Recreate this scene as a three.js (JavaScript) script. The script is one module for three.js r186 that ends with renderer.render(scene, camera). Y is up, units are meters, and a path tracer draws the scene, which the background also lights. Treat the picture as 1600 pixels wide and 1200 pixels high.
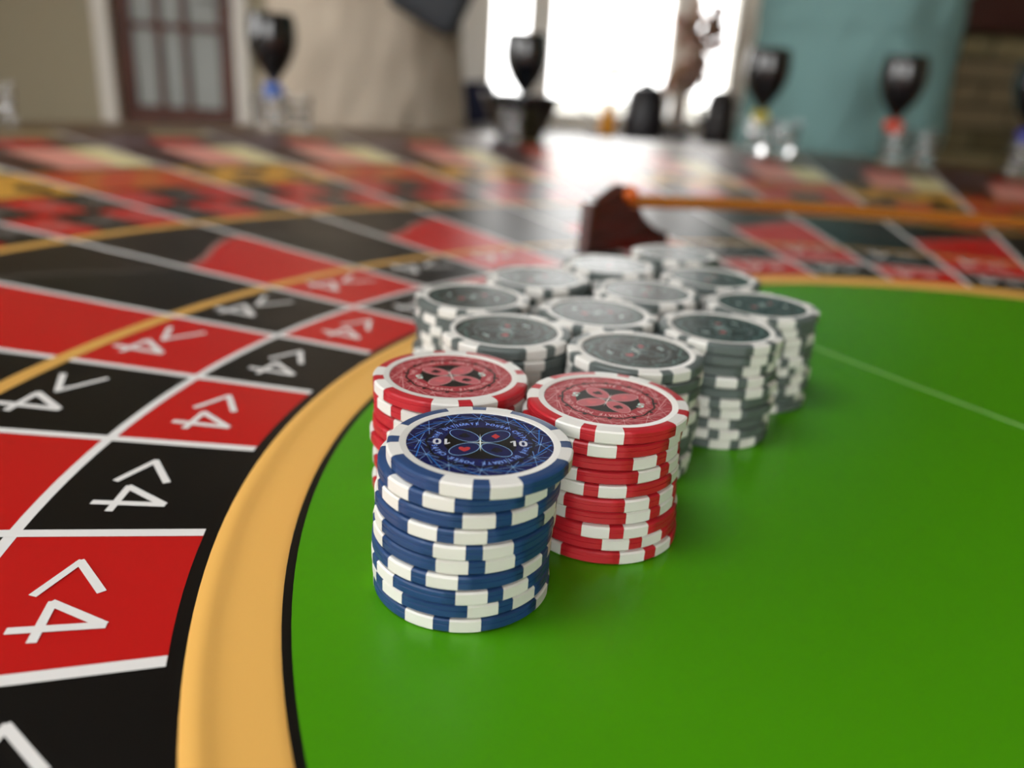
import * as THREE from 'three';
import { mergeGeometries, mergeVertices, toCreasedNormals } from 'three/addons/utils/BufferGeometryUtils.js';
import { RoundedBoxGeometry } from 'three/addons/geometries/RoundedBoxGeometry.js';
import { MarchingCubes } from 'three/addons/objects/MarchingCubes.js';
import { RectAreaLightUniformsLib } from 'three/addons/lights/RectAreaLightUniformsLib.js';
import { ImprovedNoise } from 'three/addons/math/ImprovedNoise.js';

// ---------------------------------------------------------------- camera, sky, exposure
const scene = new THREE.Scene();
const TOP = 0.75;                                   // height of the playing surface
const camera = new THREE.PerspectiveCamera(2 * Math.atan(600 / 1293.5) * 180 / Math.PI, 4 / 3, 0.01, 200);
camera.rotation.order = 'YXZ';
camera.position.set(0, TOP + 0.1104, 0);
camera.rotation.set(-20.944 * Math.PI / 180, 0, 3.552 * Math.PI / 180);
camera.focus = 0.185;
camera.userData.fStop = 28.3 / 4.0;                 // an opening of about 4 mm, as in a phone
scene.background = new THREE.Color(1.0, 0.99, 0.975);   // bright overcast sky
scene.backgroundIntensity = 5.2;
const renderer = new THREE.WebGLRenderer({ antialias: true });
renderer.toneMapping = THREE.LinearToneMapping;
renderer.toneMappingExposure = 1.17;
renderer.shadowMap.enabled = true;
RectAreaLightUniformsLib.init();
const LAMP = { x: -0.75, z: 0.05, w: 1.2, d: 0.6, y: 2.46 };   // flat ceiling lamp above the table
const lampLight = new THREE.RectAreaLight(new THREE.Color(0.94, 1.0, 1.05), 6.2, LAMP.w - 0.06, LAMP.d - 0.06);
lampLight.position.set(LAMP.x, LAMP.y - 0.004, LAMP.z); lampLight.rotation.x = -Math.PI / 2; scene.add(lampLight);

// ---------------------------------------------------------------- helpers
let seed = 20251;
const rnd = () => { seed |= 0; seed = seed + 0x6D2B79F5 | 0; let t = Math.imul(seed ^ seed >>> 15, 1 | seed); t = t + Math.imul(t ^ t >>> 7, 61 | t) ^ t; return ((t ^ t >>> 14) >>> 0) / 4294967296; };
const rr = (a, b) => a + (b - a) * rnd();
const noise = new ImprovedNoise();
const D = Math.PI / 180;
const taken = {};
const numbered = (n) => { const k = taken[n] = (taken[n] ?? -1) + 1; return k ? n + '_' + String(k).padStart(3, '0') : n; };
function shade(o) { o.castShadow = true; o.receiveShadow = true; return o; }
function mesh(name, geo, mat, parent, pos, rot) {
  const m = shade(new THREE.Mesh(geo, mat)); m.name = parent ? name : numbered(name);
  if (pos) m.position.set(...pos); if (rot) m.rotation.set(...rot);
  (parent ?? scene).add(m); return m;
}
function tag(o, label, category, group) { o.userData.label = label; o.userData.category = category; if (group) o.userData.group = group; return o; }
function thing(name, label, category, pos = [0, 0, 0], turn = 0, group) {
  const g = new THREE.Group(); g.name = numbered(name); g.position.set(...pos); g.rotation.y = turn; scene.add(g);
  return tag(g, label, category, group);
}
function struct(name, geo, mat, pos, rot) { const m = shade(new THREE.Mesh(geo, mat)); m.name = name; m.userData.kind = 'structure'; if (pos) m.position.set(...pos); if (rot) m.rotation.set(...rot); scene.add(m); return m; }
const std = (color, roughness = 0.6, extra = {}) => new THREE.MeshStandardMaterial({ color, roughness, ...extra });
const phys = (color, roughness, extra = {}) => new THREE.MeshPhysicalMaterial({ color, roughness, ...extra });
const box = (w, h, d, x = 0, y = 0, z = 0) => new THREE.BoxGeometry(w, h, d).translate(x, y, z);
const rbox = (w, h, d, r, x = 0, y = 0, z = 0) => new RoundedBoxGeometry(w, h, d, 2, r).translate(x, y, z);
const lathe = (pts, seg = 40) => new THREE.LatheGeometry(pts.map(([x, y]) => new THREE.Vector2(x, y)), seg);
const tube = (pts, r, seg = 24, rad = 8) => new THREE.TubeGeometry(new THREE.CatmullRomCurve3(pts.map((p) => new THREE.Vector3(...p))), seg, r, rad, false);
function noiseTexture(size, fn, srgb, repeat) {
  const d = new Uint8Array(size * size * 4);
  for (let j = 0; j < size; j++) for (let i = 0; i < size; i++) { const c = fn(i / size, j / size); for (let k = 0; k < 3; k++) d[(j * size + i) * 4 + k] = Math.max(0, Math.min(255, (c.length ? c[k] : c) * 255)); d[(j * size + i) * 4 + 3] = 255; }
  const t = new THREE.DataTexture(d, size, size); t.magFilter = THREE.LinearFilter; t.wrapS = t.wrapT = THREE.RepeatWrapping; if (srgb) t.colorSpace = THREE.SRGBColorSpace;
  if (repeat) t.repeat.set(...repeat); t.needsUpdate = true; return t;
}
const tile = (u, v, n, z = 0) => { const a = noise.noise(u * n, v * n, z), b = noise.noise((u - 1) * n, v * n, z), c = noise.noise(u * n, (v - 1) * n, z), d = noise.noise((u - 1) * n, (v - 1) * n, z); return a * (1 - u) * (1 - v) + b * u * (1 - v) + c * (1 - u) * v + d * u * v; };

// ---------------------------------------------------------------- the room
const wallTex = noiseTexture(256, (u, v) => { const n = 0.5 + 0.25 * tile(u, v, 60) + 0.2 * tile(u, v, 120, 3); return n; });
const fabricTex = noiseTexture(256, (u, v) => 0.5 + 0.3 * Math.sin(u * 400) * Math.sin(v * 400) + 0.3 * tile(u, v, 40));
const woodTex = (a, b, z) => noiseTexture(256, (u, v) => { const g = 0.5 + 0.5 * Math.sin(40 * (v + 0.12 * tile(u, v, 3, z)) + 6 * tile(u, v, 5, z + 2)); const f = 0.5 + 0.5 * tile(u, v * 1, 80, z + 5); const t = 0.65 * g + 0.35 * f; return [0, 1, 2].map((k) => a[k] + (b[k] - a[k]) * t); }, true);
const paint = std('#aca48c', 0.85, { bumpMap: wallTex, bumpScale: 0.0006 });
const white = std('#efece4', 0.5);
const ceilingMat = std('#d6d4ce', 0.9);
const floorMat = std('#ffffff', 0.5, { map: woodTex([0.52, 0.38, 0.25], [0.66, 0.5, 0.35], 1) });
const X0 = -2.8, X1 = 2.7, Z0 = -3.3, Z1 = 2.4, HT = 2.5, TH = 0.2;
function wallWithHoles(name, len, holes, mat, pos, rotY) {           // a wall along x with its inside face at z = 0, thickness behind it
  const s = new THREE.Shape(); s.moveTo(0, 0); s.lineTo(len, 0); s.lineTo(len, HT); s.lineTo(0, HT); s.closePath();
  for (const [a, b, c, d] of holes) { const h = new THREE.Path(); h.moveTo(a, c); h.lineTo(a, d); h.lineTo(b, d); h.lineTo(b, c); h.closePath(); s.holes.push(h); }
  return struct(name, new THREE.ExtrudeGeometry(s, { depth: TH, bevelEnabled: false }).translate(0, 0, -TH), mat, pos, [0, rotY, 0]);
}
const WIN = [-0.17, 0.8, 0.66, 1.57], DOOR = [-1.56, -1.1, 0.02, 2.1];
wallWithHoles('wall_back', X1 - X0, [[WIN[0] - X0, WIN[1] - X0, WIN[2], WIN[3]], [DOOR[0] - X0, DOOR[1] - X0, DOOR[2], DOOR[3]]], paint, [X0, 0, Z0], 0);
const WL = [-1.2, 1.45, 0.7, 2.3];                                    // window in the left wall, given by z
wallWithHoles('wall_left', Z1 - Z0, [[Z1 - WL[1], Z1 - WL[0], WL[2], WL[3]]], paint, [X0, 0, Z1], Math.PI / 2);
wallWithHoles('wall_right', Z1 - Z0, [], paint, [X1, 0, Z0], -Math.PI / 2);
const WB = [-1.5, 0.75, 0.1, 2.3];                                     // garden door behind the camera
wallWithHoles('wall_front', X1 - X0, [[X1 - WB[1], X1 - WB[0], WB[2], WB[3]]], paint, [X1, 0, Z1], Math.PI);
struct('floor', box(X1 - X0 + 2 * TH, 0.1, Z1 - Z0 + 2 * TH), floorMat, [(X0 + X1) / 2, -0.05, (Z0 + Z1) / 2]);
struct('ceiling', box(X1 - X0 + 2 * TH, 0.12, Z1 - Z0 + 2 * TH), ceilingMat, [(X0 + X1) / 2, HT + 0.06, (Z0 + Z1) / 2]);
struct('ground', box(80, 0.1, 80), std('#8f8d84', 0.9, { bumpMap: wallTex, bumpScale: 0.002 }), [0, -0.35, 0]);
struct('baseboard_back', box(X1 - X0, 0.1, 0.015), white, [(X0 + X1) / 2, 0.05, Z0 + 0.0075]);
const pane = phys('#ffffff', 0.0, { transmission: 1, thickness: 0, ior: 1.45 });
function window(name, bars, panes, frames, pos, rotY) {
  const g = new THREE.Group(); g.name = name; g.userData.kind = 'structure'; g.position.set(...pos); g.rotation.y = rotY; scene.add(g);
  frames.forEach((f) => mesh('window_frame', box(...f), white, g)); bars.forEach((f) => mesh('mullion', box(...f), white, g)); panes.forEach((f) => mesh('pane', box(...f), pane, g));
  return g;
}
function plainWindow(name, w, h, n, pos, rotY) {
  const f = 0.06, fr = [[w, f, 0.07, w / 2, f / 2, -0.1], [w, f, 0.07, w / 2, h - f / 2, -0.1], [f, h - 2 * f, 0.07, f / 2, h / 2, -0.1], [f, h - 2 * f, 0.07, w - f / 2, h / 2, -0.1]];
  const bars = [], ps = [], step = (w - f) / n;
  for (let i = 1; i < n; i++) bars.push([f, h - 2 * f, 0.06, f / 2 + i * step, h / 2, -0.1]);
  for (let i = 0; i < n; i++) ps.push([step - f, h - 2 * f, 0.004, f / 2 + (i + 0.5) * step, h / 2, -0.1]);
  window(name, bars, ps, fr, pos, rotY);
}
{ // the bright window seen behind the table
  const w = WIN[1] - WIN[0], h = WIN[3] - WIN[2], b1 = [0.15, 0.24], b2 = [0.68, 0.775], e = 0.06;
  window('window_1',
    [[b1[1] - b1[0], h - 0.1, 0.08, (b1[0] + b1[1]) / 2, h / 2, -0.07], [b2[1] - b2[0], h - 0.1, 0.08, (b2[0] + b2[1]) / 2, h / 2, -0.07]],
    [[b1[0] - 0.015, h - 0.1, 0.004, (b1[0] + 0.015) / 2, h / 2, -0.07], [b2[0] - b1[1], h - 0.1, 0.004, (b1[1] + b2[0]) / 2, h / 2, -0.07], [w - e - b2[1], h - 0.1, 0.004, (b2[1] + w - e) / 2, h / 2, -0.07]],
    [[w, 0.05, 0.09, w / 2, 0.025, -0.07], [w, 0.05, 0.09, w / 2, h - 0.025, -0.07], [0.015, h - 0.1, 0.09, 0.0075, h / 2, -0.07], [e, h - 0.1, 0.09, w - e / 2, h / 2, -0.07]],
    [WIN[0], WIN[2], Z0], 0);
}
struct('trim_1', box(0.1, 1.01, 0.03), white, [WIN[0] - 0.05, 1.115, Z0 + 0.015]);
struct('trim_2', box(0.06, 1.01, 0.03), white, [WIN[1] + 0.03, 1.115, Z0 + 0.015]);
plainWindow('window_2', WL[1] - WL[0], WL[3] - WL[2], 3, [X0, WL[2], WL[1]], Math.PI / 2);
plainWindow('window_3', WB[1] - WB[0], WB[3] - WB[2], 2, [WB[1], WB[2], Z1], Math.PI);
{ // glazed brown door with pale trim
  const w = DOOR[1] - DOOR[0], h = DOOR[3] - DOOR[2], g = new THREE.Group(); g.name = 'door_1'; g.userData.kind = 'structure'; g.position.set(DOOR[0], DOOR[2], Z0); scene.add(g);
  const brown = std('#ffffff', 0.45, { map: woodTex([0.30, 0.15, 0.10], [0.40, 0.21, 0.15], 4) }), frosted = phys('#b4b8b6', 1.0, { transmission: 0.3, thickness: 0 });
  mesh('door_frame', mergeGeometries([box(0.055, h, 0.05, 0.0275, h / 2, -0.05), box(0.075, h, 0.05, w - 0.0375, h / 2, -0.05), box(w - 0.13, 0.62, 0.05, w / 2 - 0.01, 0.31, -0.05), box(w - 0.13, 0.08, 0.05, w / 2 - 0.01, h - 0.04, -0.05)]), brown, g);
  const cols = [0.055, 0.155, 0.255, 0.385], rows = [0.62, 0.905, 1.25, 1.64, h - 0.08];
  for (const x of cols.slice(1, 3)) mesh('muntin', box(0.022, h - 0.7, 0.045, x, 0.62 + (h - 0.7) / 2, -0.05), brown, g);
  for (const y of rows.slice(1, 4)) mesh('muntin', box(0.33, 0.024, 0.04, 0.22, y, -0.05), brown, g);
  for (let i = 0; i < 3; i++) for (let j = 0; j < 4; j++) mesh('pane', box(cols[i + 1] - cols[i], rows[j + 1] - rows[j], 0.006, (cols[i] + cols[i + 1]) / 2, (rows[j] + rows[j + 1]) / 2, -0.05), frosted, g);
  mesh('door_handle', rbox(0.1, 0.02, 0.02, 0.008, w - 0.08, 1.0, 0.02), std('#8a8a88', 0.3, { metalness: 1 }), g);
}
struct('trim_3', box(0.055, 2.2, 0.03), white, [DOOR[0] - 0.0275, 1.1, Z0 + 0.015]);
struct('trim_4', box(0.05, 2.2, 0.03), white, [DOOR[1] + 0.025, 1.1, Z0 + 0.015]);
struct('trim_5', box(DOOR[1] - DOOR[0] + 0.1, 0.07, 0.03), white, [(DOOR[0] + DOOR[1]) / 2, 2.165, Z0 + 0.015]);
{ // the ceiling lamp's fitting
  const g = thing('ceiling_light', 'flat rectangular white ceiling lamp above the game table', 'lamp', [LAMP.x, LAMP.y, LAMP.z]);
  const w = LAMP.w, d = LAMP.d;
  mesh('frame', mergeGeometries([box(w, 0.04, 0.03, 0, 0.02, d / 2 - 0.015), box(w, 0.04, 0.03, 0, 0.02, -d / 2 + 0.015), box(0.03, 0.04, d - 0.06, w / 2 - 0.015, 0.02, 0), box(0.03, 0.04, d - 0.06, -w / 2 + 0.015, 0.02, 0)]), white, g);
  mesh('diffuser', box(w - 0.06, 0.012, d - 0.06, 0, 0.012, 0), std('#ffffff', 0.8, { emissive: '#f4faff', emissiveIntensity: 1.6 }), g);
}
{ // brick chimney breast with a timber mantel
  const g = thing('chimney_breast', 'olive brown brick chimney breast under a dark red timber mantel', 'fireplace', [1.98, 0, Z0]);
  const mortar = std('#4d4836', 0.95, { bumpMap: wallTex, bumpScale: 0.002 });
  mesh('mortar_core', box(1.1, HT, 0.27, 0, HT / 2, 0.135), mortar, g);
  const tones = ['#857a58', '#6d6447', '#90835f', '#5c5338', '#7d6f54'].map((c) => std(c, 0.9, { bumpMap: wallTex, bumpScale: 0.0015 }));
  const full = rbox(0.205, 0.062, 0.03, 0.005), half = rbox(0.095, 0.062, 0.03, 0.005);
  for (let j = 0; j < 33; j++) for (let i = 0; i < 6; i++) {
    const odd = j % 2; let x = -0.55 + 0.1075 + i * 0.2175, geo = full;
    if (odd) { x -= 0.109; if (i === 0) { x = -0.4965; geo = half; } }
    if (!odd && i === 5) continue; if (odd && i === 5) { geo = half; x = 0.4965; }
    if (Math.abs(x) > 0.56) continue;
    mesh('brick', geo, tones[Math.floor(rnd() * 5)], g, [x, 0.045 + j * 0.0745, 0.272 + rr(-0.004, 0.004)]);
  }
  mesh('mantel', rbox(1.3, 0.2, 0.34, 0.012, 0, 1.155, 0.2), std('#ffffff', 0.5, { map: woodTex([0.20, 0.07, 0.045], [0.29, 0.11, 0.07], 9) }), g);
}

// ---------------------------------------------------------------- round game table with its printed layout
const CX = 0.2242, CZ = -0.2124, STEP = 9 * D, A0 = 178.4 * D;        // forty sectors
const GLOSS = 0.33;
const grain = noiseTexture(256, (u, v) => 0.5 + 0.3 * tile(u, v, 64, 8) + 0.3 * tile(u, v, 100, 5), false, [26, 26]);   // fine texture of the printed sheet
const ink = (c, r = GLOSS) => phys(c, r, { ior: 1.5, specularIntensity: 0.55, bumpMap: grain, bumpScale: 5e-6 });
const inkBlack = ink('#090807'), inkRed = ink('#bf1413'), inkWhite = ink('#e9e7e4'), inkGreen = ink('#469304'), inkBrown = ink('#1a120d'), inkGrey = ink('#4b4743'), inkPinkGrey = ink('#a06e68'), inkLine = ink('#9d948f');
const inkPink = ink('#e79a8a'), inkCream = ink('#e8dba2'), inkYellow = ink('#d29a36'), inkOrange = ink('#bd6227'), inkMaroon = ink('#43201b'), inkBeige = ink('#97865f'), inkLilac = ink('#80707a'), inkSeam = ink('#8fbf6c');
const table = thing('game_table', 'round casino game table printed with red and black betting cells around a green field', 'table', [CX, TOP, CZ]);
const edgeWood = std('#ffffff', 0.35, { map: woodTex([0.27, 0.19, 0.12], [0.40, 0.30, 0.2], 12) });
const RT = 1.36;
mesh('tabletop', lathe([[0, -0.04], [RT - 0.02, -0.04], [RT - 0.004, -0.034], [RT, -0.02], [RT - 0.004, -0.006], [RT - 0.014, 0], [0, 0]], 160), edgeWood, table);
mesh('pedestal', lathe([[0, -0.75], [0.42, -0.75], [0.42, -0.70], [0.3, -0.67], [0.2, -0.6], [0.17, -0.4], [0.2, -0.15], [0.34, -0.06], [0.36, -0.04], [0, -0.04]], 64), std('#3a2a1e', 0.5), table);
function strip(fin, fout, a0, a1, y, n) {                              // a flat piece between two radii, angles in radians from the local x axis
  const p = [], nn = [], uv = [], ix = [];
  for (let i = 0; i <= n; i++) {
    const a = a0 + (a1 - a0) * i / n;
    for (const r of [fin(a), fout(a)]) { p.push(r * Math.cos(a), y, -r * Math.sin(a)); nn.push(0, 1, 0); uv.push(r * Math.cos(a), r * Math.sin(a)); }
    if (i < n) { const k = 2 * i; ix.push(k, k + 1, k + 3, k, k + 3, k + 2); }
  }
  const g = new THREE.BufferGeometry(); g.setAttribute('position', new THREE.Float32BufferAttribute(p, 3)); g.setAttribute('normal', new THREE.Float32BufferAttribute(nn, 3)); g.setAttribute('uv', new THREE.Float32BufferAttribute(uv, 2)); g.setIndex(ix); return g;
}
const ring = (r0, r1, a0, a1, y, n) => strip(() => r0 / 1000, () => r1 / 1000, a0, a1, y, n ?? Math.max(2, Math.ceil((a1 - a0) / (1.5 * D))));
const FULL = [0, 2 * Math.PI];
const H1 = 0.00012, H2 = 0.0002, H3 = 0.00028, H4 = 0.00034;
mesh('printed_ground', ring(0, 1205, ...FULL, 0.00006, 240), inkBlack, table);
mesh('green_field', ring(0, 276, ...FULL, H2, 240), inkGreen, table);
// the gold ring: one gold ink on a slightly raised moulding with a shallow step
mesh('gold_ring', new THREE.LatheGeometry([[278, 0.2], [278.6, 0.42], [280, 0.5], [286, 0.42], [288.6, 0.34], [290.4, 0.6], [291.8, 0.98], [293, 1.06], [294.4, 0.8], [296, 0.1]].map(([r, y]) => new THREE.Vector2(r / 1000, y / 1000)), 240), ink('#e8b25c'), table);
const goldInk = ink('#dba856');
for (const [r0, r1] of [[394, 401], [553, 564]]) { mesh('gold_line', ring(r0, r1, ...FULL, H3, 240), goldInk, table); }
mesh('white_ring_line', ring(341.6, 344.6, ...FULL, H2, 240), inkWhite, table);
mesh('seam', box(0.235, 0.00012, 0.0018, 0.14, H2 + 0.00006, 0), inkSeam, table, null, [0, 121.6 * D, 0]);
// lettering: strokes of the signs, x along the reading direction (growing angle), y towards the centre, in mm
function stroke(pts, w) {
  const gs = pts.slice(1).map((b, i) => { const a = pts[i], L = Math.hypot(b[0] - a[0], b[1] - a[1]), ux = (b[0] - a[0]) / L * w / 2, uy = (b[1] - a[1]) / L * w / 2; return [[a[0] - uy - ux * 0.7, a[1] + ux - uy * 0.7], [a[0] + uy - ux * 0.7, a[1] - ux - uy * 0.7], [b[0] + uy + ux * 0.7, b[1] - ux + uy * 0.7], [b[0] - uy + ux * 0.7, b[1] + ux + uy * 0.7]]; });
  return gs;
}
function glyphs(quads, rBottom, y) {
  const p = [], n = [], uv = [], ix = [];
  quads.forEach((q, k) => { for (const [x, h] of q) { p.push((rBottom - h) / 1000, y + k * 2e-6, -x / 1000); n.push(0, 1, 0); uv.push(x, h); } const b = p.length / 3 - 4; const [A, B, C] = q, up = (B[0] - A[0]) * (C[1] - A[1]) - (B[1] - A[1]) * (C[0] - A[0]); if (up > 0) ix.push(b, b + 1, b + 2, b, b + 2, b + 3); else ix.push(b, b + 2, b + 1, b, b + 3, b + 2); });
  const g = new THREE.BufferGeometry(); g.setAttribute('position', new THREE.Float32BufferAttribute(p, 3)); g.setAttribute('normal', new THREE.Float32BufferAttribute(n, 3)); g.setAttribute('uv', new THREE.Float32BufferAttribute(uv, 2)); g.setIndex(ix); return g;
}
const four = (x, s) => [...stroke([[x + 9.4 * s, 0], [x + 9.4 * s, 17.2 * s]], 2.15 * s), ...stroke([[x + 13 * s, 5.3 * s], [x + 0.8 * s, 5.3 * s]], 2.0 * s), ...stroke([[x + 0.8 * s, 5.4 * s], [x + 9 * s, 17 * s]], 2.1 * s)];
const less = glyphs([...stroke([[-1.2, 0.8], [-13, 6.6], [-1.2, 13.8]], 2.0), ...four(1.6, 1)], 330, H4);
const more = glyphs([...stroke([[-16.5, 3.4], [-2.5, 11], [-16.5, 19.5]].map(([a, b]) => [a, b]), 2.2), ...four(0.2, 1.18)], 389.5, H4);
const geoRing1 = ring(299.2, 343, -4.5 * D, 4.5 * D, H1), geoRing2 = ring(343, 396, -4.5 * D, 4.5 * D, H1);
const wave = (a) => (483 - 23 * Math.cos(2 * Math.PI * a / (18 * D))) / 1000;  // lowest at the line between an even and an odd sector
// local angle a is measured from the sector's middle; the wave is lowest on the side where an odd sector begins
const low = { 0: -4.5 * D, 1: 4.5 * D };
const inner = [0, 1].map((k) => strip(() => 0.4, (a) => wave(a - low[k]), -4.5 * D, 4.5 * D, H1, 14));
const outer = [0, 1].map((k) => strip((a) => wave(a - low[k]), () => 0.554, -4.5 * D, 4.5 * D, H1, 14));
const waveLine = [0, 1].map((k) => strip((a) => wave(a - low[k]) - 0.0025, (a) => wave(a - low[k]) + 0.0025, -4.5 * D, 4.5 * D, H2, 14));
const lineGeo = (() => { const p = [[299.2, 1.6], [345, 1.6], [400, 1.6], [560, 1.9], [830, 2.2], [1205, 2.6]], pos = [], n = [], uv = [], ix = []; p.forEach(([r, w], i) => { pos.push(r / 1000, H3, w / 1000, r / 1000, H3, -w / 1000); n.push(0, 1, 0, 0, 1, 0); uv.push(r, w, r, -w); if (i) { const k = 2 * i; ix.push(k - 2, k, k + 1, k - 2, k + 1, k - 1); } }); const g = new THREE.BufferGeometry(); g.setAttribute('position', new THREE.Float32BufferAttribute(pos, 3)); g.setAttribute('normal', new THREE.Float32BufferAttribute(n, 3)); g.setAttribute('uv', new THREE.Float32BufferAttribute(uv, 2)); g.setIndex(ix); return g; })();
// angle grows against the numbering of the sectors, so mirror: pink lies on the larger angles
const pinkG = ring(845, 1008, -1.9 * D, 1.3 * D, H1), creamG = ring(845, 1008, -4.3 * D, -1.9 * D, H1);
const band5 = ring(712, 828, -4.4 * D, 4.4 * D, H1);
const diamond = (r, a, w, h, y) => { const g = new THREE.CircleGeometry(1, 4).rotateX(-Math.PI / 2).scale(w / 1000, 1, h / 1000); return g.translate(r / 1000 * Math.cos(a), y, -r / 1000 * Math.sin(a)); };
const patterns = { red: [], white: [], maroon: [], beige: [], lilac: [], black: [] };
for (let k = 0; k < 40; k++) {
  const a = A0 - (k + 0.5) * STEP, odd = k % 2, put = (name, g, m) => mesh(name, g, m, table, null, [0, a, 0]), rot = (g) => g.clone().rotateY(a);
  put('printed_cell', geoRing1, odd ? inkBlack : inkRed); put('printed_cell', geoRing2, odd ? inkRed : inkBlack);
  put('lettering', less, inkWhite); put('lettering', more, inkWhite);
  put('printed_cell', inner[odd], odd ? inkRed : inkBlack); put('printed_cell', outer[odd], inkBrown);
  put('printed_wave_line', waveLine[odd], odd ? inkPinkGrey : inkGrey);
  mesh('printed_line', lineGeo, inkWhite, table, null, [0, A0 - k * STEP, 0]);
  put('printed_cell', band5, odd ? inkYellow : inkOrange); put('printed_cell', pinkG, inkPink); put('printed_cell', creamG, inkCream);
  for (const [r0, r1, f] of [[568, 632, 0], [636, 704, 1]]) for (let j = 0; j < 3; j++) {
    const b0 = (-4.4 + j * 2.95) * D, red = (j + f + odd) % 2; if (red) patterns.red.push(rot(ring(r0, r1, b0, b0 + 2.85 * D, H1)));
    const mid = b0 + 1.42 * D; for (let q = 0; q < 4; q++) patterns.white.push(rot(ring(r0 + 16 + (q % 2) * 8, r0 + 42, mid + (q - 2) * 0.52 * D, mid + (q - 2) * 0.52 * D + 0.16 * D, H2, 1)));
  }
  for (const [r, b] of [[745, -2.6], [795, -0.6], [745, 1.4], [795, 3]]) (odd ? patterns.black : patterns.red).push(rot(diamond(r, b * D, 26, 15, H2)));
  patterns.maroon.push(rot(ring(845, 1008, 1.3 * D, 4.4 * D, H1)), rot(ring(1014, 1200, -4.4 * D, 4.4 * D, H1)));
  patterns.red.push(rot(ring(1030, 1100, -2.2 * D, 0.6 * D, H2))); patterns.lilac.push(rot(ring(1050, 1090, 0.9 * D, 3.4 * D, H2))); patterns.beige.push(rot(ring(1125, 1198, -4.4 * D, -0.6 * D, H2)));
}
for (const [k, m] of [['red', inkRed], ['white', ink('#9a918c')], ['maroon', inkMaroon], ['beige', inkBeige], ['lilac', inkLilac], ['black', inkBlack]]) mesh('printed_pattern', mergeGeometries(patterns[k]), m, table).userData.kind = 'stuff';

// ---------------------------------------------------------------- poker chips
const chipWhite = phys('#e2e0da', 0.42), chipColors = { blue: phys('#1f4170', 0.42), red: phys('#b8202b', 0.42), grey: phys('#5b6462', 0.42) };
const mm = (pts) => pts.map(([x, y]) => new THREE.Vector2(x / 1000, y / 1000));
const bodyGeo = toCreasedNormals(new THREE.LatheGeometry(mm([[0, 0.06], [18.9, 0.06], [19.55, 0.2], [19.9, 0.55], [19.95, 1.9], [19.78, 2.0], [19.78, 2.16], [19.93, 2.26], [19.88, 2.95], [19.55, 3.28], [18.9, 3.42], [15.9, 3.42], [15.8, 3.2], [0, 3.2]]), 64), 0.5);
const spotGeo = toCreasedNormals(new THREE.LatheGeometry(mm([[17.2, 0.01], [18.95, 0.01], [19.65, 0.16], [19.98, 0.53], [20.0, 2.97], [19.65, 3.33], [18.95, 3.48], [17.2, 3.48]]), 6, 0, 19 * D), 0.5);
const ringGeo = new THREE.LatheGeometry(mm([[17.35, 3.46], [15.85, 3.46], [15.8, 3.21]]).reverse(), 64);
const labelGeo = new THREE.CircleGeometry(0.0158, 64).rotateX(-Math.PI / 2);
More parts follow.
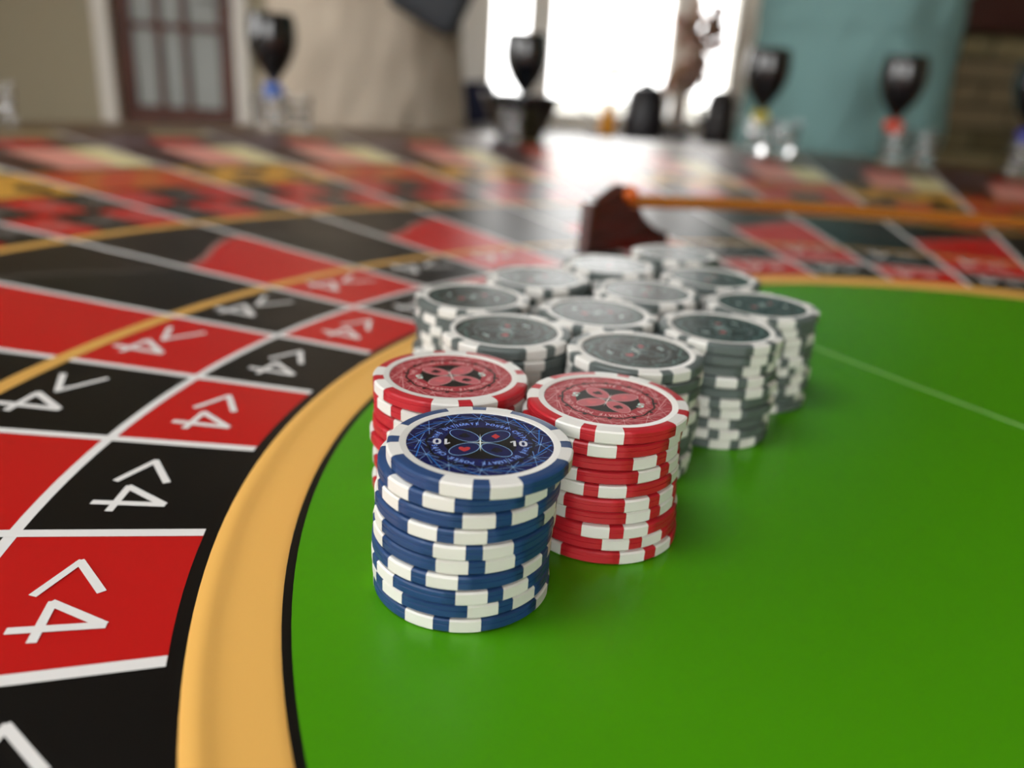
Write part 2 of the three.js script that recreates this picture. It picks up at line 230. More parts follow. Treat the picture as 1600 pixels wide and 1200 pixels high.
function labelTexture(o) {
  const S = 1024, c = document.createElement('canvas'); c.width = c.height = S; const x = c.getContext('2d'), R = S / 2;
  x.fillStyle = o.base; x.fillRect(0, 0, S, S); x.translate(R, R);
  const r = rnd;
  for (let i = 0; i < 260; i++) { const a = r() * 6.283, q = Math.sqrt(r()) * R, s = 30 + r() * 70; x.fillStyle = o.facets[Math.floor(r() * o.facets.length)]; x.globalAlpha = 0.35; x.beginPath(); x.moveTo(Math.cos(a) * q, Math.sin(a) * q); x.lineTo(Math.cos(a) * q + s * (r() - 0.5), Math.sin(a) * q + s * r()); x.lineTo(Math.cos(a) * q - s * r(), Math.sin(a) * q + s * (r() - 0.5)); x.fill(); }
  x.globalAlpha = 0.8; x.strokeStyle = o.line; x.lineWidth = 3.5;
  for (let k = 0; k < 12; k++) { // web of fine lines: stars around the border
    const a = k * Math.PI / 6, cx = Math.cos(a) * R * 0.82, cy = Math.sin(a) * R * 0.82;
    for (let j = 0; j < 8; j++) { const b = a + j * Math.PI / 4 + 0.2; x.beginPath(); x.moveTo(cx, cy); x.lineTo(cx + Math.cos(b) * R * 0.27, cy + Math.sin(b) * R * 0.27); x.stroke(); }
  }
  x.globalAlpha = 0.9; x.strokeStyle = o.ray; x.lineWidth = 7;
  for (let k = 0; k < 12; k++) { const a = k * Math.PI / 6, b = a + Math.PI / 6; x.beginPath(); x.moveTo(Math.cos(a) * R * 0.97, Math.sin(a) * R * 0.97); x.lineTo(Math.cos(b) * R * 0.8, Math.sin(b) * R * 0.8); x.stroke(); }
  x.globalAlpha = 1; x.strokeStyle = o.cog; x.lineWidth = 16; x.beginPath();
  for (let k = 0; k <= 72; k++) { const a = k / 72 * 6.2832, q = R * (0.72 + 0.015 * Math.cos(12 * a)); x.lineTo(Math.cos(a) * q, Math.sin(a) * q); } x.stroke();
  for (let k = 0; k < 12; k++) { const a = k * Math.PI / 6 + 0.26; x.fillStyle = o.cog; x.beginPath(); x.arc(Math.cos(a) * R * 0.74, Math.sin(a) * R * 0.74, 17, 0, 7); x.fill(); }
  x.fillStyle = o.text; x.font = 'bold 52px sans-serif'; x.textAlign = 'center'; x.textBaseline = 'middle';
  const words = 'THE ULTIMATE POKER CHIPS';
  for (const half of [0, Math.PI]) [...words].forEach((ch, i) => { x.save(); x.rotate(half + (i - (words.length - 1) / 2) * 0.118); x.translate(0, -R * 0.625); x.fillText(ch, 0, 0); x.restore(); });
  x.fillStyle = o.dark; x.beginPath(); x.arc(0, 0, R * 0.5, 0, 7); x.fill();
  const petals = [[-1, -1, 'club'], [1, -1, 'diamond'], [-1, 1, 'heart'], [1, 1, 'spade']];
  for (const [sx, sy, suit] of petals) {
    x.save(); x.translate(sx * R * 0.215, sy * R * 0.215); x.save(); x.rotate(sx * sy * 0.75); x.fillStyle = o.petal; x.beginPath(); x.ellipse(0, 0, R * 0.24, R * 0.15, 0, 0, 7); x.fill(); x.lineWidth = 4; x.strokeStyle = o.line; x.stroke(); x.restore();
    const s = 40; x.fillStyle = suit === 'heart' || suit === 'diamond' ? o.suitRed : o.suitBlack; x.beginPath();
    if (suit === 'diamond') { x.moveTo(0, -s * 1.1); x.lineTo(s * 0.8, 0); x.lineTo(0, s * 1.1); x.lineTo(-s * 0.8, 0); }
    else if (suit === 'heart') { x.moveTo(0, s); x.bezierCurveTo(-s * 1.8, -s * 0.2, -s * 0.8, -s * 1.4, 0, -s * 0.5); x.bezierCurveTo(s * 0.8, -s * 1.4, s * 1.8, -s * 0.2, 0, s); }
    else if (suit === 'spade') { x.moveTo(0, -s); x.bezierCurveTo(-s * 1.8, s * 0.3, -s * 0.7, s * 1.1, -s * 0.1, s * 0.4); x.lineTo(-s * 0.4, s); x.lineTo(s * 0.4, s); x.lineTo(s * 0.1, s * 0.4); x.bezierCurveTo(s * 0.7, s * 1.1, s * 1.8, s * 0.3, 0, -s); }
    else { for (const [a, b] of [[0, -0.5], [-0.55, 0.2], [0.55, 0.2]]) { x.moveTo(a * s, b * s); x.arc(a * s, b * s, s * 0.5, 0, 7); } x.moveTo(0, 0); x.lineTo(-s * 0.35, s); x.lineTo(s * 0.35, s); }
    x.fill(); x.restore();
  }
  x.fillStyle = o.number; x.font = 'bold 120px sans-serif';
  x.fillText(o.value, R * 0.52, 0); x.save(); x.rotate(Math.PI); x.fillText(o.value, R * 0.52, 0); x.restore();
  x.fillStyle = o.star; x.beginPath(); for (let k = 0; k < 8; k++) { const a = k * Math.PI / 4, q = k % 2 ? 8 : k % 4 ? R * 0.3 : R * 0.2; x.lineTo(Math.cos(a) * q, Math.sin(a) * q); } x.fill();
  const t = new THREE.CanvasTexture(c); t.colorSpace = THREE.SRGBColorSpace; t.anisotropy = 8; return t;
}
const foil = (o) => phys('#ffffff', 0.25, { map: labelTexture(o), metalness: 0.1, specularIntensity: 0.45 });
const labelMats = {
  blue: foil({ base: '#0b1450', facets: ['#16267c', '#060a28', '#101c60'], line: '#a5dcff', cog: '#05060c', text: '#7fa4ea', dark: '#050507', petal: '#0c1650', suitRed: '#c23a3a', suitBlack: '#07070c', number: '#d8dade', star: '#e6f4ea', value: '10', ray: '#2b86d8' }),
  red: foil({ base: '#a83a43', facets: ['#d4777b', '#7c222a', '#ea9fa2', '#5d171e'], line: '#f3c0be', cog: '#160809', text: '#e7a8a8', dark: '#0c0607', petal: '#c2666c', suitRed: '#d56a6e', suitBlack: '#1c1012', number: '#c9e6dc', star: '#f0dcd8', value: '5', ray: '#e9a0a0' }),
  grey: foil({ base: '#262b2a', facets: ['#404b49', '#141717', '#52625e'], line: '#9fc2b8', cog: '#101212', text: '#7f8c89', dark: '#121414', petal: '#47514f', suitRed: '#b5565a', suitBlack: '#121414', number: '#d7efe7', star: '#e6f0ec', value: '1', ray: '#7fb0a4' }),
};
const words = { blue: 'blue', red: 'red', grey: 'grey' }, ord = ['topmost', 'second', 'third', 'fourth', 'fifth', 'sixth', 'seventh', 'eighth', 'ninth', 'bottom'];
const chipProto = {};
function protoChip(color) {
  const g = new THREE.Group();
  mesh('body', bodyGeo, chipColors[color], g); mesh('ring', ringGeo, chipWhite, g);
  for (let k = 0; k < 4; k++) for (const s of [5, -24]) mesh('edge_spot', spotGeo, chipWhite, g, null, [0, (k * 90 + s) * D, 0]);
  const l = mesh('label', labelGeo, labelMats[color], g, [0, 0.00322, 0]); l.userData.label = color + ' foil label with card suits';
  return g;
}
for (const c of ['blue', 'red', 'grey']) chipProto[c] = protoChip(c);
const T = 0.0035, BASE = TOP + H2 + 0.00001;
function stack(color, x, z, where, layers) {
  for (let i = 0; i < 10; i++) {
    const c = chipProto[color].clone(), [lx, la] = layers ? layers[i] : [x + (i ? rr(-0.9, 0.9) : 0), rr(-45, 45)];
    c.name = numbered('poker_chip'); scene.add(c);
    c.position.set(lx / 1000, BASE + (9 - i) * T, (z + (i ? rr(-0.6, 0.6) : 0)) / 1000); c.rotation.y = la * D;
    tag(c, `${color} poker chip, ${i && i < 9 ? ord[i] + ' down' : ord[i]} in ${where}`, 'poker chip', `${color} poker chips in ${where}`);
  }
}
stack('blue', -6, -161, 'the only blue stack', [[-6.0, 4], [-8.0, -29], [-8.0, 24], [-8.5, -8], [-8.5, 9], [-8.9, 12], [-9.1, -22], [-9.1, 25], [-9.0, 32], [-8.8, -8]]);
stack('red', -15.9, -200.6, 'the red stack nearer the gold ring');
stack('red', 23.9, -190.4, 'the red stack farther from the gold ring', [[23.9, -18], [22.9, -19], [22.8, 42], [23.1, 46], [23.3, -10], [23.2, 38], [23.6, 39], [24.0, 8], [24.4, 22], [24.8, 34]]);
for (const [x, z, w] of [
  [-2.7, -242.8, 'grey stack behind red one nearer gold ring'], [35.5, -230.8, 'grey stack behind red one off gold ring'],
  [-15.4, -279.7, 'grey stack closest to gold ring'], [27.3, -269.2, 'grey stack ringed by other grey ones'],
  [66.7, -260.1, 'second grey stack along open green'], [88.8, -292.8, 'grey stack standing furthest onto green'],
  [7.4, -313.7, 'grey stack behind one closest to gold'], [48.2, -302.6, 'grey stack amid cluster towards rake'],
  [78.0, -331.6, 'grey stack behind one furthest on green'], [38.2, -345.1, 'grey stack right before rake head'],
  [70.8, -376.7, 'grey stack beneath rake handle'],
]) stack('grey', x, z, w);

// ---------------------------------------------------------------- wooden rake lying behind the chips
{
  const g = thing('croupier_rake', 'dark brown wooden croupier rake with a long amber handle behind grey chips', 'rake', [0.04, TOP + 0.0016, -0.53], 40 * D);
  const dark = phys('#3c160f', 0.25, { clearcoat: 0.5 }), amber = phys('#a5651f', 0.3, { clearcoat: 0.5 });
  const s = new THREE.Shape(); s.moveTo(0, 0); s.lineTo(0.001, 0.031); s.bezierCurveTo(0.012, 0.031, 0.02, 0.037, 0.028, 0.0405); s.quadraticCurveTo(0.034, 0.042, 0.038, 0.037); s.bezierCurveTo(0.045, 0.02, 0.058, 0.011, 0.075, 0.007); s.lineTo(0.077, 0); s.closePath();
  mesh('head', new THREE.ExtrudeGeometry(s, { depth: 0.008, bevelEnabled: true, bevelSize: 0.001, bevelThickness: 0.001, bevelSegments: 2 }).translate(0, 0, -0.004), dark, g);
  const h = tube([[0.036, 0.031, 0.003], [0.14, 0.029, 0.045], [0.34, 0.022, 0.16], [0.62, 0.010, 0.31]].map(([a, b, c]) => [a, b, c]), 0.0042, 40, 12);
  mesh('handle', h, amber, g);
  mesh('ferrule', new THREE.SphereGeometry(0.0055, 20, 14), phys('#c25a14', 0.25), g, [0.033, 0.036, 0.006]);
}

// ---------------------------------------------------------------- goblets, crystal glasses and bowl along the far rim
const blackGlass = phys('#0b0d12', 0.08, { clearcoat: 1, clearcoatRoughness: 0.03 }), clear = phys('#ffffff', 0.02, { transmission: 1, thickness: 0.01, ior: 1.5 }), clearPane = phys('#ffffff', 0.03, { transmission: 1, thickness: 0, ior: 1.5 });
const bowlGeo = lathe([[0, 0.064], [0.005, 0.066], [0.014, 0.077], [0.027, 0.095], [0.035, 0.115], [0.0375, 0.132], [0.036, 0.15], [0.033, 0.164], [0.0318, 0.164], [0.0345, 0.15], [0.036, 0.132], [0.0335, 0.115], [0.0255, 0.097], [0.012, 0.0795], [0, 0.074]], 48);
const stemGeo = lathe([[0, 0], [0.033, 0], [0.0335, 0.0012], [0.03, 0.0025], [0.012, 0.0045], [0.005, 0.009], [0.0036, 0.02], [0.0034, 0.055], [0.004, 0.063], [0, 0.063]], 36);
const charmGeo = mergeGeometries([0, 1, 2, 3, 4, 5].map((k) => new THREE.SphereGeometry(0.0045, 12, 10).translate(0.0068 * Math.cos(k * 1.047), 0.05 + (k % 2) * 0.003, 0.0068 * Math.sin(k * 1.047))).concat(new THREE.TorusGeometry(0.006, 0.0018, 8, 24).rotateX(Math.PI / 2).translate(0, 0.051, 0))).translate(0, -0.051, 0).scale(1.45, 1.45, 1.45).translate(0, 0.0555, 0);
function goblet(x, z, charm, label) {
  const g = thing('goblet', label, 'goblet', [x, TOP, z], 0, 'goblets round the far rim');
  mesh('bowl', bowlGeo, blackGlass, g); mesh('stem', stemGeo, clear, g).userData.label = 'clear glass stem and foot';
  if (charm) mesh('charm', charmGeo, std(charm, 0.4), g).userData.label = 'beaded glass charm on the stem';
}
goblet(-0.397, -1.354, '#1660c0', 'black goblet with a blue charm on its stem, before the beige shirt');
goblet(-0.010, -1.491, null, 'black goblet standing behind the wide black bowl');
goblet(0.398, -1.501, '#b9a81f', 'black goblet with a yellow charm on its stem, beside the window');
goblet(0.607, -1.455, '#d8431f', 'black goblet with an orange charm on its stem, before the teal shirt');
goblet(0.790, -1.383, '#2b2f94', 'black goblet with an indigo charm on its stem, before the bricks');
const crystalGeo = (() => { // cut shot glass: diamond facets outside, smooth inside
  const N = 14, rows = [[0.0125, 0], [0.0148, 0.006], [0.0150, 0.013], [0.0160, 0.02], [0.0162, 0.027], [0.0172, 0.034], [0.0170, 0.041], [0.0180, 0.047]], p = [];
  const v = (j, i) => { const [r, y] = rows[j], a = (i + (j % 2) / 2) / N * 2 * Math.PI, q = r * (j % 2 ? 1.05 : 0.95); return [q * Math.cos(a), y, q * Math.sin(a)]; };
  for (let j = 0; j < rows.length - 1; j++) for (let i = 0; i < N; i++) { const s = j % 2; if (!s) p.push(...v(j, i), ...v(j + 1, i), ...v(j, i + 1), ...v(j, i + 1), ...v(j + 1, i), ...v(j + 1, i + 1)); else p.push(...v(j, i), ...v(j + 1, i), ...v(j + 1, i + 1), ...v(j, i), ...v(j + 1, i + 1), ...v(j, i + 1)); }
  const out = new THREE.BufferGeometry(); out.setAttribute('position', new THREE.Float32BufferAttribute(p, 3)); out.computeVertexNormals();
  const uv = new Float32Array(p.length / 3 * 2); out.setAttribute('uv', new THREE.BufferAttribute(uv, 2));
  const inn = lathe([[0.0178, 0.047], [0.0155, 0.047], [0.0135, 0.012], [0, 0.01]], N).toNonIndexed(), bot = lathe([[0, 0], [0.0125, 0]], N).toNonIndexed();
  return mergeGeometries([out, inn, bot]);
})();
crystalGeo.scale(1.25, 1.12, 1.25);
const crystal = phys('#ffffff', 0.03, { transmission: 1, thickness: 0.003, ior: 1.52 });
for (const [x, z, w] of [[-0.387, -1.284, 'blue charm goblet'], [-0.347, -1.300, 'blue charm goblet'], [0.383, -1.44, 'yellow charm goblet'], [0.425, -1.432, 'yellow charm goblet'], [0.592, -1.402, 'orange charm goblet'], [0.637, -1.392, 'orange charm goblet'], [0.764, -1.335, 'indigo charm goblet'], [0.803, -1.318, 'indigo charm goblet']])
  tag(mesh('shot_glass', crystalGeo, crystal, null, [x, TOP + H2, z], [0, rr(0, 6), 0]), `cut crystal shot glass, one of the pair before the ${w}`, 'shot glass', `crystal pair before the ${w}`);
tag(mesh('shot_glass', crystalGeo, crystal, null, [-0.683, TOP + H2, -1.108]), 'lone cut crystal shot glass before the plain grey wall', 'shot glass');
tag(mesh('shot_glass', crystalGeo, crystal, null, [-0.028, TOP + H2, -1.322], [0, 1, 0]), 'cut crystal shot glass before the wide black bowl', 'shot glass');
tag(mesh('serving_bowl', lathe([[0, 0], [0.036, 0], [0.038, 0.004], [0.045, 0.02], [0.063, 0.062], [0.066, 0.068], [0.063, 0.068], [0.042, 0.02], [0.03, 0.008], [0, 0.007]], 56), blackGlass, null, [-0.014, TOP + H2, -1.415]), 'wide flaring black bowl on the far rim of the table', 'bowl');

// ---------------------------------------------------------------- sideboard under the window and the things on it
{
  const wood = std('#ffffff', 0.4, { map: woodTex([0.15, 0.10, 0.07], [0.23, 0.16, 0.11], 21) });
  const g = thing('sideboard', 'low dark wooden sideboard under the bright window', 'sideboard', [0.3, 0, -3.12]);
  mesh('carcass', box(1.4, 0.56, 0.3, 0, 0.34, 0), wood, g); mesh('top', rbox(1.46, 0.03, 0.34, 0.006, 0, 0.635, 0), wood, g);
  for (let i = 0; i < 3; i++) { const d = mesh('door', rbox(0.44, 0.5, 0.02, 0.004, -0.465 + i * 0.465, 0.34, 0.16), wood, g); mesh('knob', new THREE.SphereGeometry(0.014, 16, 12), std('#9a9488', 0.3, { metalness: 1 }), d, [-0.465 + i * 0.465 + 0.18, 0.4, 0.18]); }
  for (const sx of [-0.65, 0.65]) for (const sz of [-0.11, 0.11]) mesh('leg', lathe([[0, 0], [0.016, 0], [0.024, 0.06], [0, 0.06]], 16), wood, g, [sx, 0, sz]);
}
const SB = 0.65;
const enamel = std('#1a1820', 0.35);
const jugGeo = lathe([[0, 0], [0.056, 0], [0.06, 0.006], [0.061, 0.05], [0.058, 0.1], [0.053, 0.14], [0.044, 0.163], [0.028, 0.174], [0, 0.177]], 40);
{
  const a = thing('insulated_jug', 'dark rounded insulated jug on the sideboard, standing alone', 'jug', [0.405, SB, -3.06]);
  mesh('body', jugGeo.clone().scale(1.22, 1.02, 1.22), enamel, a); mesh('handle', tube([[0, 0.13, -0.045], [0, 0.14, -0.1], [0, 0.06, -0.11], [0, 0.03, -0.066]], 0.007), enamel, a); mesh('lid', new THREE.CylinderGeometry(0.02, 0.024, 0.012, 24).translate(0, 0.183, 0), enamel, a);
  const b = thing('coffee_pot', 'dark coffee pot with a slanting spout beside the glass vase', 'pot', [0.675, SB, -3.1]);
  mesh('body', jugGeo.clone().scale(0.92, 1.0, 0.92), std('#231d1f', 0.35), b); mesh('spout', tube([[-0.04, 0.05, 0], [-0.068, 0.08, 0], [-0.078, 0.105, 0]], 0.011), std('#231d1f', 0.35), b); mesh('handle', tube([[0.04, 0.13, 0], [0.085, 0.13, 0], [0.085, 0.06, 0], [0.046, 0.04, 0]], 0.006), enamel, b);
  const c = thing('sauce_bottle', 'small orange yellow squeeze bottle with a pointed tip', 'bottle', [0.282, SB, -3.08]); c.scale.setScalar(1.3);
  mesh('bottle', lathe([[0, 0], [0.021, 0], [0.023, 0.01], [0.022, 0.05], [0.014, 0.07], [0, 0.072]], 28), phys('#f2a100', 0.4), c); mesh('nozzle', lathe([[0.013, 0.07], [0.01, 0.08], [0.003, 0.11], [0, 0.112]], 20), phys('#e8a51a', 0.4), c);
  const v = thing('glass_vase', 'clear glass vase holding a dried reddish brown bouquet', 'vase', [0.545, SB, -3.16]);
  mesh('vase', lathe([[0, 0], [0.04, 0], [0.045, 0.01], [0.05, 0.06], [0.042, 0.12], [0.046, 0.15], [0.0435, 0.15], [0.0395, 0.12], [0.047, 0.06], [0.042, 0.013], [0, 0.01]], 36), clear, v);
  const bq = thing('dried_bouquet', 'reddish brown dried flower bouquet in the clear vase', 'flowers', [0.545, SB + 0.012, -3.16]);
  const leaf = new THREE.SphereGeometry(1, 8, 6).scale(0.026, 0.012, 0.018), petal = ['#b59a88', '#c9aa96', '#b89a74', '#cc9f94'].map((c) => phys(c, 1, { transmission: 0.6, thickness: 0 }));
  for (let k = 0; k < 20; k++) { const a = rr(0, 6.28), s = rr(0.01, 0.085), h = rr(0.2, 0.42); mesh('stem', tube([[0, 0.0, 0], [0.02 * Math.cos(a), 0.13, 0.02 * Math.sin(a)], [s * Math.cos(a) + 0.03, h, s * Math.sin(a) * 0.6]], 0.0014, 10, 5), petal[2], bq); for (let j = 0; j < 5; j++) mesh('flower', leaf, petal[(k + j) % 4], bq, [s * Math.cos(a) + 0.03 + rr(-0.02, 0.02), h + rr(-0.05, 0.02), s * Math.sin(a) * 0.6 + rr(-0.02, 0.02)], [rr(0, 3), rr(0, 3), rr(0, 3)]); }
  const orchidPetal = phys('#e6c8bc', 1, { transmission: 0.55, thickness: 0, side: THREE.DoubleSide }), petalGeo = new THREE.SphereGeometry(0.02, 10, 6, 0, 6.283, 0, 0.75).translate(0, -0.0165, 0).scale(1.1, 1, 0.75);
  const o = thing('potted_orchid', 'pale pink orchid on a thin stem in a small white pot', 'plant', [0.255, SB, -3.16]);
  mesh('pot', lathe([[0, 0], [0.03, 0], [0.036, 0.05], [0.034, 0.05], [0.028, 0.006], [0, 0.006]], 28), white, o); mesh('soil', new THREE.CylinderGeometry(0.031, 0.029, 0.03, 20).translate(0, 0.025, 0), std('#3c2f22', 0.95), o);
  mesh('stem', tube([[0, 0.03, 0], [0.01, 0.12, 0], [0.0, 0.2, 0], [-0.02, 0.225, 0], [-0.05, 0.21, 0]], 0.0016, 24, 6), std('#6f7a4a', 0.8), o);
  for (const [x, y] of [[0.0, 0.225], [0.035, 0.235], [0.07, 0.23], [0.02, 0.195], [0.06, 0.198], [-0.045, 0.208]]) for (let k = 0; k < 5; k++) mesh('petal', petalGeo, orchidPetal, o, [x + 0.014 * Math.cos(k * 1.256), y + 0.014 * Math.sin(k * 1.256), rr(-0.01, 0.01)], [1.3, 0, k * 1.256]);
  for (const s of [-1, 1]) mesh('leaf', new THREE.SphereGeometry(1, 12, 8).scale(0.05, 0.004, 0.015), std('#4d5a34', 0.6), o, [s * 0.04, 0.07, 0], [0, 0.4, s * 0.4]);
  const cu = thing('cushion', 'dark navy cushion leaning at the end of the sideboard', 'cushion', [-0.2, SB + 0.009, -3.1]);
  const cg = new THREE.SphereGeometry(1, 32, 20); const cp = cg.attributes.position; for (let i = 0; i < cp.count; i++) { const x = cp.getX(i), y = cp.getY(i), z = cp.getZ(i), f = 1 / Math.max(Math.pow(Math.pow(Math.abs(x), 5) + Math.pow(Math.abs(y), 5), 0.2), 0.45); cp.setXYZ(i, x * f * 0.085, y * f * 0.07, z * 0.035); } cg.computeVertexNormals();
  mesh('cover', cg, std('#161b33', 0.9, { bumpMap: fabricTex, bumpScale: 0.0006 }), cu, [0, 0.072, 0], [-0.1, 0, 0.12]); mesh('piping', new THREE.TorusGeometry(0.08, 0.003, 6, 40).scale(0.98, 0.8, 1), std('#20264a', 0.9), cu, [0, 0.072, 0], [-0.1, 0, 0.12]);
}

// ---------------------------------------------------------------- two people standing behind the table
const smin = (a, b, k) => { const h = Math.max(k - Math.abs(a - b), 0) / k; return Math.min(a, b) - h * h * k / 4; };
function capsule(p, a, b, ra, rb) { const bx = b[0] - a[0], by = b[1] - a[1], bz = b[2] - a[2], px = p[0] - a[0], py = p[1] - a[1], pz = p[2] - a[2]; const t = Math.max(0, Math.min(1, (px * bx + py * by + pz * bz) / (bx * bx + by * by + bz * bz))); return Math.hypot(px - t * bx, py - t * by, pz - t * bz) - (ra + (rb - ra) * t); }
const ellip = (p, c, r) => { const x = (p[0] - c[0]) / r[0], y = (p[1] - c[1]) / r[1], z = (p[2] - c[2]) / r[2], k = Math.hypot(x, y, z); return (k - 1) * Math.min(...r); };
const dummy = std('#ffffff');
function surface(fn, lo, hi, res) {
  const mc = new MarchingCubes(res, dummy, false, false, 120000), half = res / 2, c = lo.map((v, k) => (v + hi[k]) / 2), e = lo.map((v, k) => (hi[k] - v) / 2);
  for (let k = 0; k < res; k++) for (let j = 0; j < res; j++) for (let i = 0; i < res; i++) mc.field[k * res * res + j * res + i] = -fn([c[0] + e[0] * (i - half) / half, c[1] + e[1] * (j - half) / half, c[2] + e[2] * (k - half) / half]);
  mc.isolation = 0; mc.update();
  const g = new THREE.BufferGeometry(), P = new Float32Array(mc.count * 3); for (let i = 0; i < mc.count; i++) for (let k = 0; k < 3; k++) P[i * 3 + k] = c[k] + e[k] * mc.positionArray[i * 3 + k];
  g.setAttribute('position', new THREE.BufferAttribute(P, 3)); const m = mergeVertices(g, 1e-5); m.computeVertexNormals();
  const uv = new Float32Array(m.attributes.position.count * 2); for (let i = 0; i < uv.length / 2; i++) { uv[2 * i] = m.attributes.position.getX(i) * 4 + m.attributes.position.getZ(i) * 4; uv[2 * i + 1] = m.attributes.position.getY(i) * 4; }
  m.setAttribute('uv', new THREE.BufferAttribute(uv, 2)); return m;
}
const arms = (s) => [[[s * 0.17, 1.40, -0.01], [s * 0.228, 1.12, -0.06], 0.048, 0.038], [[s * 0.228, 1.12, -0.06], [s * 0.06, 0.98, -0.185], 0.04, 0.029]];
const legs = (s) => [[[s * 0.09, 0.9, 0], [s * 0.1, 0.5, 0.01], 0.08, 0.052], [[s * 0.1, 0.5, 0.01], [s * 0.1, 0.09, -0.02], 0.052, 0.036]];
const torso = (p, g = 0) => { let d = ellip(p, [0, 0.96, 0], [0.168 + g, 0.17 + g, 0.118 + g]); d = smin(d, ellip(p, [0, 1.12, 0.005], [0.13 + g, 0.17 + g, 0.108 + g]), 0.08); d = smin(d, ellip(p, [0, 1.3, 0], [0.172 + g, 0.17 + g, 0.112 + g]), 0.08); return smin(d, capsule(p, [-0.14, 1.41, -0.01], [0.14, 1.41, -0.01], 0.05 + g, 0.05 + g), 0.06); };
const headAt = [0, 1.61, 0.02];
const headFn = (p) => {
  const q = [p[0] - headAt[0], p[1] - headAt[1], p[2] - headAt[2]];
  let d = ellip(q, [0, 0.03, -0.01], [0.074, 0.088, 0.092]); d = smin(d, ellip(q, [0, -0.05, 0.025], [0.055, 0.062, 0.06]), 0.04);
  d = smin(d, capsule(q, [0, 0.012, 0.082], [0, -0.024, 0.102], 0.009, 0.013), 0.012); d = smin(d, capsule(q, [-0.017, -0.056, 0.08], [0.017, -0.056, 0.08], 0.006, 0.006), 0.006);
  for (const s of [-1, 1]) { d = smin(d, ellip(q, [s * 0.077, -0.005, -0.012], [0.01, 0.03, 0.018]), 0.008); d = -smin(-d, Math.hypot(q[0] - s * 0.032, q[1] - 0.005, q[2] - 0.088) - 0.014, 0.012); }
  return smin(d, capsule(p, [0, 1.42, -0.015], [0, 1.56, 0], 0.056, 0.052), 0.03);
};
const handFn = (p) => { // palm at the origin, fingers towards -y, thumb to +x
  let d = ellip(p, [0, -0.04, 0], [0.04, 0.05, 0.015]);
  for (let i = 0; i < 4; i++) { const x = (i - 1.5) * 0.02, L = [0.062, 0.075, 0.08, 0.07][i]; d = smin(d, Math.min(capsule(p, [x, -0.075, 0], [x * 1.1, -0.075 - L * 0.5, 0.008], 0.0095, 0.009), capsule(p, [x * 1.1, -0.075 - L * 0.5, 0.008], [x * 1.1, -0.075 - L * 0.95, 0.028], 0.009, 0.0078)), 0.006); }
  d = smin(d, Math.min(capsule(p, [0.03, -0.03, 0.004], [0.058, -0.06, 0.014], 0.0125, 0.0105), capsule(p, [0.058, -0.06, 0.014], [0.06, -0.092, 0.022], 0.0105, 0.009)), 0.01);
  return smin(d, capsule(p, [0, 0.03, 0], [0, -0.01, 0], 0.028, 0.028), 0.02);
};
const handGeo = surface(handFn, [-0.07, -0.17, -0.05], [0.085, 0.04, 0.05], 44);
const bodyFn = (p) => { let d = torso(p, -0.008); for (const s of [-1, 1]) { for (const b of arms(s)) d = smin(d, capsule(p, ...b), 0.03); for (const b of legs(s)) d = smin(d, capsule(p, ...b), 0.04); d = smin(d, capsule(p, [s * 0.1, 0.05, -0.03], [s * 0.11, 0.035, 0.15], 0.038, 0.026), 0.03); } return smin(d, capsule(p, [0, 1.4, -0.015], [0, 1.5, -0.005], 0.056, 0.055), 0.04); };
const bodyParts = [surface(bodyFn, [-0.3, 0, -0.26], [0.3, 1.55, 0.24], 88), surface(headFn, [-0.11, 1.44, -0.13], [0.11, 1.76, 0.16], 60)];
for (const s of [-1, 1]) bodyParts.push(handGeo.clone().scale(s, 1, 1).rotateZ(s * -1.15).rotateX(0.15).translate(s * 0.055, 0.975, -0.19));
const personBody = mergeGeometries(bodyParts);
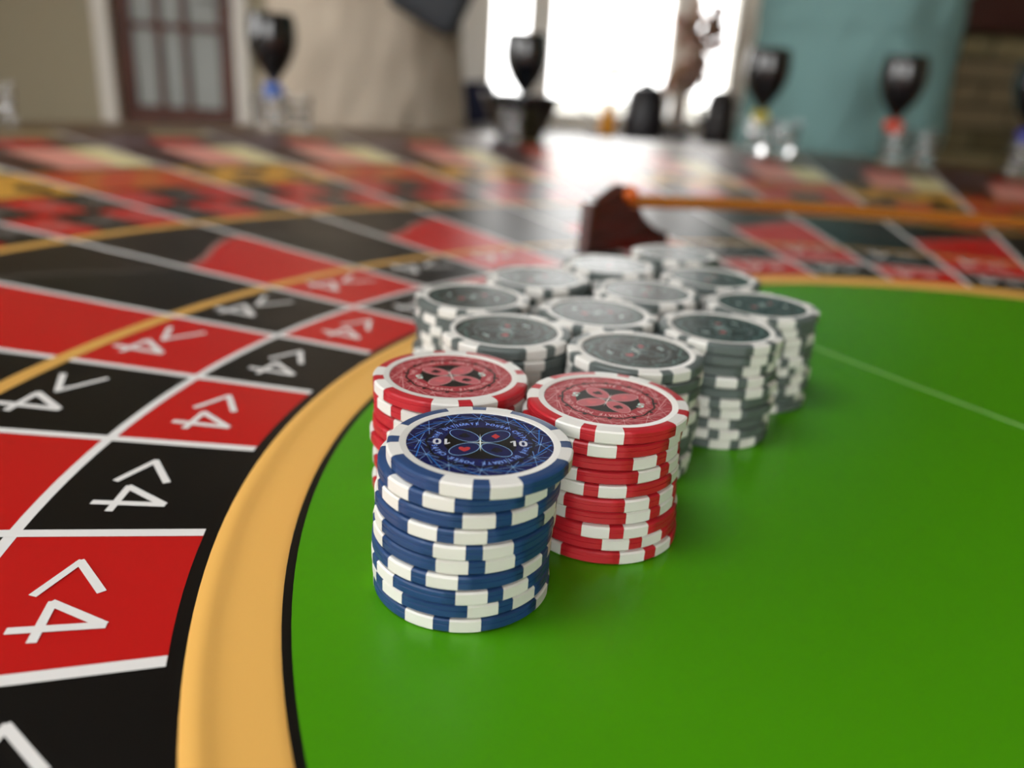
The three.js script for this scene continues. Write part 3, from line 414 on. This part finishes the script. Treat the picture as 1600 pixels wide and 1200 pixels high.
function person(o) {
  const g = thing('person', o.label, 'person', o.at, o.turn);
  mesh('body', personBody, std(o.skin, 0.6), g);
  const clothes = std(o.shirt, 0.9, { bumpMap: fabricTex, bumpScale: 0.0008 });
  const shirtFn = (p) => {
    const fold = 0.009 * noise.noise(p[0] * 9 + o.n, p[1] * 6 + p[0] * 5, p[2] * 9) + 0.005 * noise.noise(p[0] * 22, p[1] * 13 - p[0] * 12 + o.n, p[2] * 20), flare = Math.max(0, 1.05 - p[1]) * o.flare;
    let d = torso(p, 0.014 + o.loose + flare); const w = 0.014 + o.loose + flare; if (p[1] < 0.96) d = (Math.hypot(p[0] / (0.168 + w), p[2] / (0.118 + w)) - 1) * 0.13; for (const s of [-1, 1]) { const a = arms(s).map(([u, v, r1, r2]) => [u, v, r1 + 0.013, r2 + 0.016]); for (const b of a) d = smin(d, capsule(p, ...b), 0.014); }
    return Math.max(d + fold, 0.68 - p[1], Math.hypot(p[0], (p[2] - 0.02) * 1.1) < 0.075 ? p[1] - 1.47 : -1);
  };
  mesh('shirt', surface(shirtFn, [-0.32, 0.64, -0.28], [0.32, 1.52, 0.24], 84), clothes, g);
  const trFn = (p) => { let d = ellip(p, [0, 0.93, 0], [0.162, 0.15, 0.112]); for (const s of [-1, 1]) for (const b of legs(s)) d = smin(d, capsule(p, b[0], b[1], b[2] + 0.016, b[3] + 0.025), 0.03); return Math.max(d, 0.07 - p[1], p[1] - 1.0); };
  mesh('trousers', surface(trFn, [-0.24, 0.04, -0.2], [0.24, 1.04, 0.2], 60), std(o.trousers, 0.9), g);
  const hairFn = (p) => { const q = [p[0], p[1] - headAt[1], p[2] - headAt[2]]; let d = ellip(q, [0, 0.038, -0.018], [0.083, 0.092, 0.098]); return Math.max(d, -(ellip(q, [0, -0.03, 0.1], [0.075, 0.085, 0.085])), -0.045 - q[1]); };
  mesh('lips', new THREE.SphereGeometry(1, 18, 10).scale(0.021, 0.0065, 0.006), std('#a8615a', 0.5), g, [0, headAt[1] - 0.056, headAt[2] + 0.084]);
  mesh('hair', surface(hairFn, [-0.1, 1.53, -0.13], [0.1, 1.76, 0.13], 44), std(o.hair, 0.7), g);
  for (const s of [-1, 1]) { const e = mesh('eye', new THREE.SphereGeometry(0.0115, 16, 12), std('#efe9e2', 0.2), g, [s * 0.032, headAt[1] + 0.005, headAt[2] + 0.07]); mesh('iris', new THREE.SphereGeometry(0.0058, 14, 10).scale(1, 1, 0.5), std('#3a2a1e', 0.2), e, [0, 0, 0.0095]);
    mesh('eyebrow', tube([[-0.016, -0.002, -0.002], [0, 0.004, 0.003], [0.016, 0, -0.003]], 0.0028, 10, 6), std(o.hair, 0.8), g, [s * 0.032, headAt[1] + 0.03, headAt[2] + 0.078]); mesh('shoe', new THREE.SphereGeometry(1, 20, 12).scale(0.052, 0.045, 0.14), std('#26221f', 0.6), g, [s * 0.105, 0.045, 0.055]); }
}
person({ label: 'person in a loose beige grey top standing between goblet and window', at: [-0.325, 0, -1.72], turn: 0.1, skin: '#c99a7e', shirt: '#b5a896', trousers: '#2b2f3d', hair: '#4a3526', n: 1.3, flare: 0.05, loose: 0.0 });
person({ label: 'person in a teal shirt standing between window and brick chimney', at: [0.63, 0, -1.78], turn: -0.25, skin: '#cfa184', shirt: '#739896', trousers: '#34363c', hair: '#2c2420', n: 7.7, flare: 0.02, loose: 0.006 });
{ // bag whose lower corner hangs into view
  const g = thing('shoulder_bag', 'dark slate shoulder bag hanging against the beige grey top', 'bag', [-0.165, 0.90, -1.53]);
  const m = std('#2f3338', 0.7, { bumpMap: fabricTex, bumpScale: 0.0006 });
  mesh('pouch', new RoundedBoxGeometry(0.13, 0.15, 0.05, 4, 0.022), m, g, [0, 0.09, 0], [0, 0.1, -0.45]);
  mesh('strap', tube([[0.03, 0.16, 0.0], [-0.01, 0.34, -0.025], [-0.07, 0.52, -0.05], [-0.175, 0.61, -0.17]], 0.008), m, g);
}

renderer.render(scene, camera);
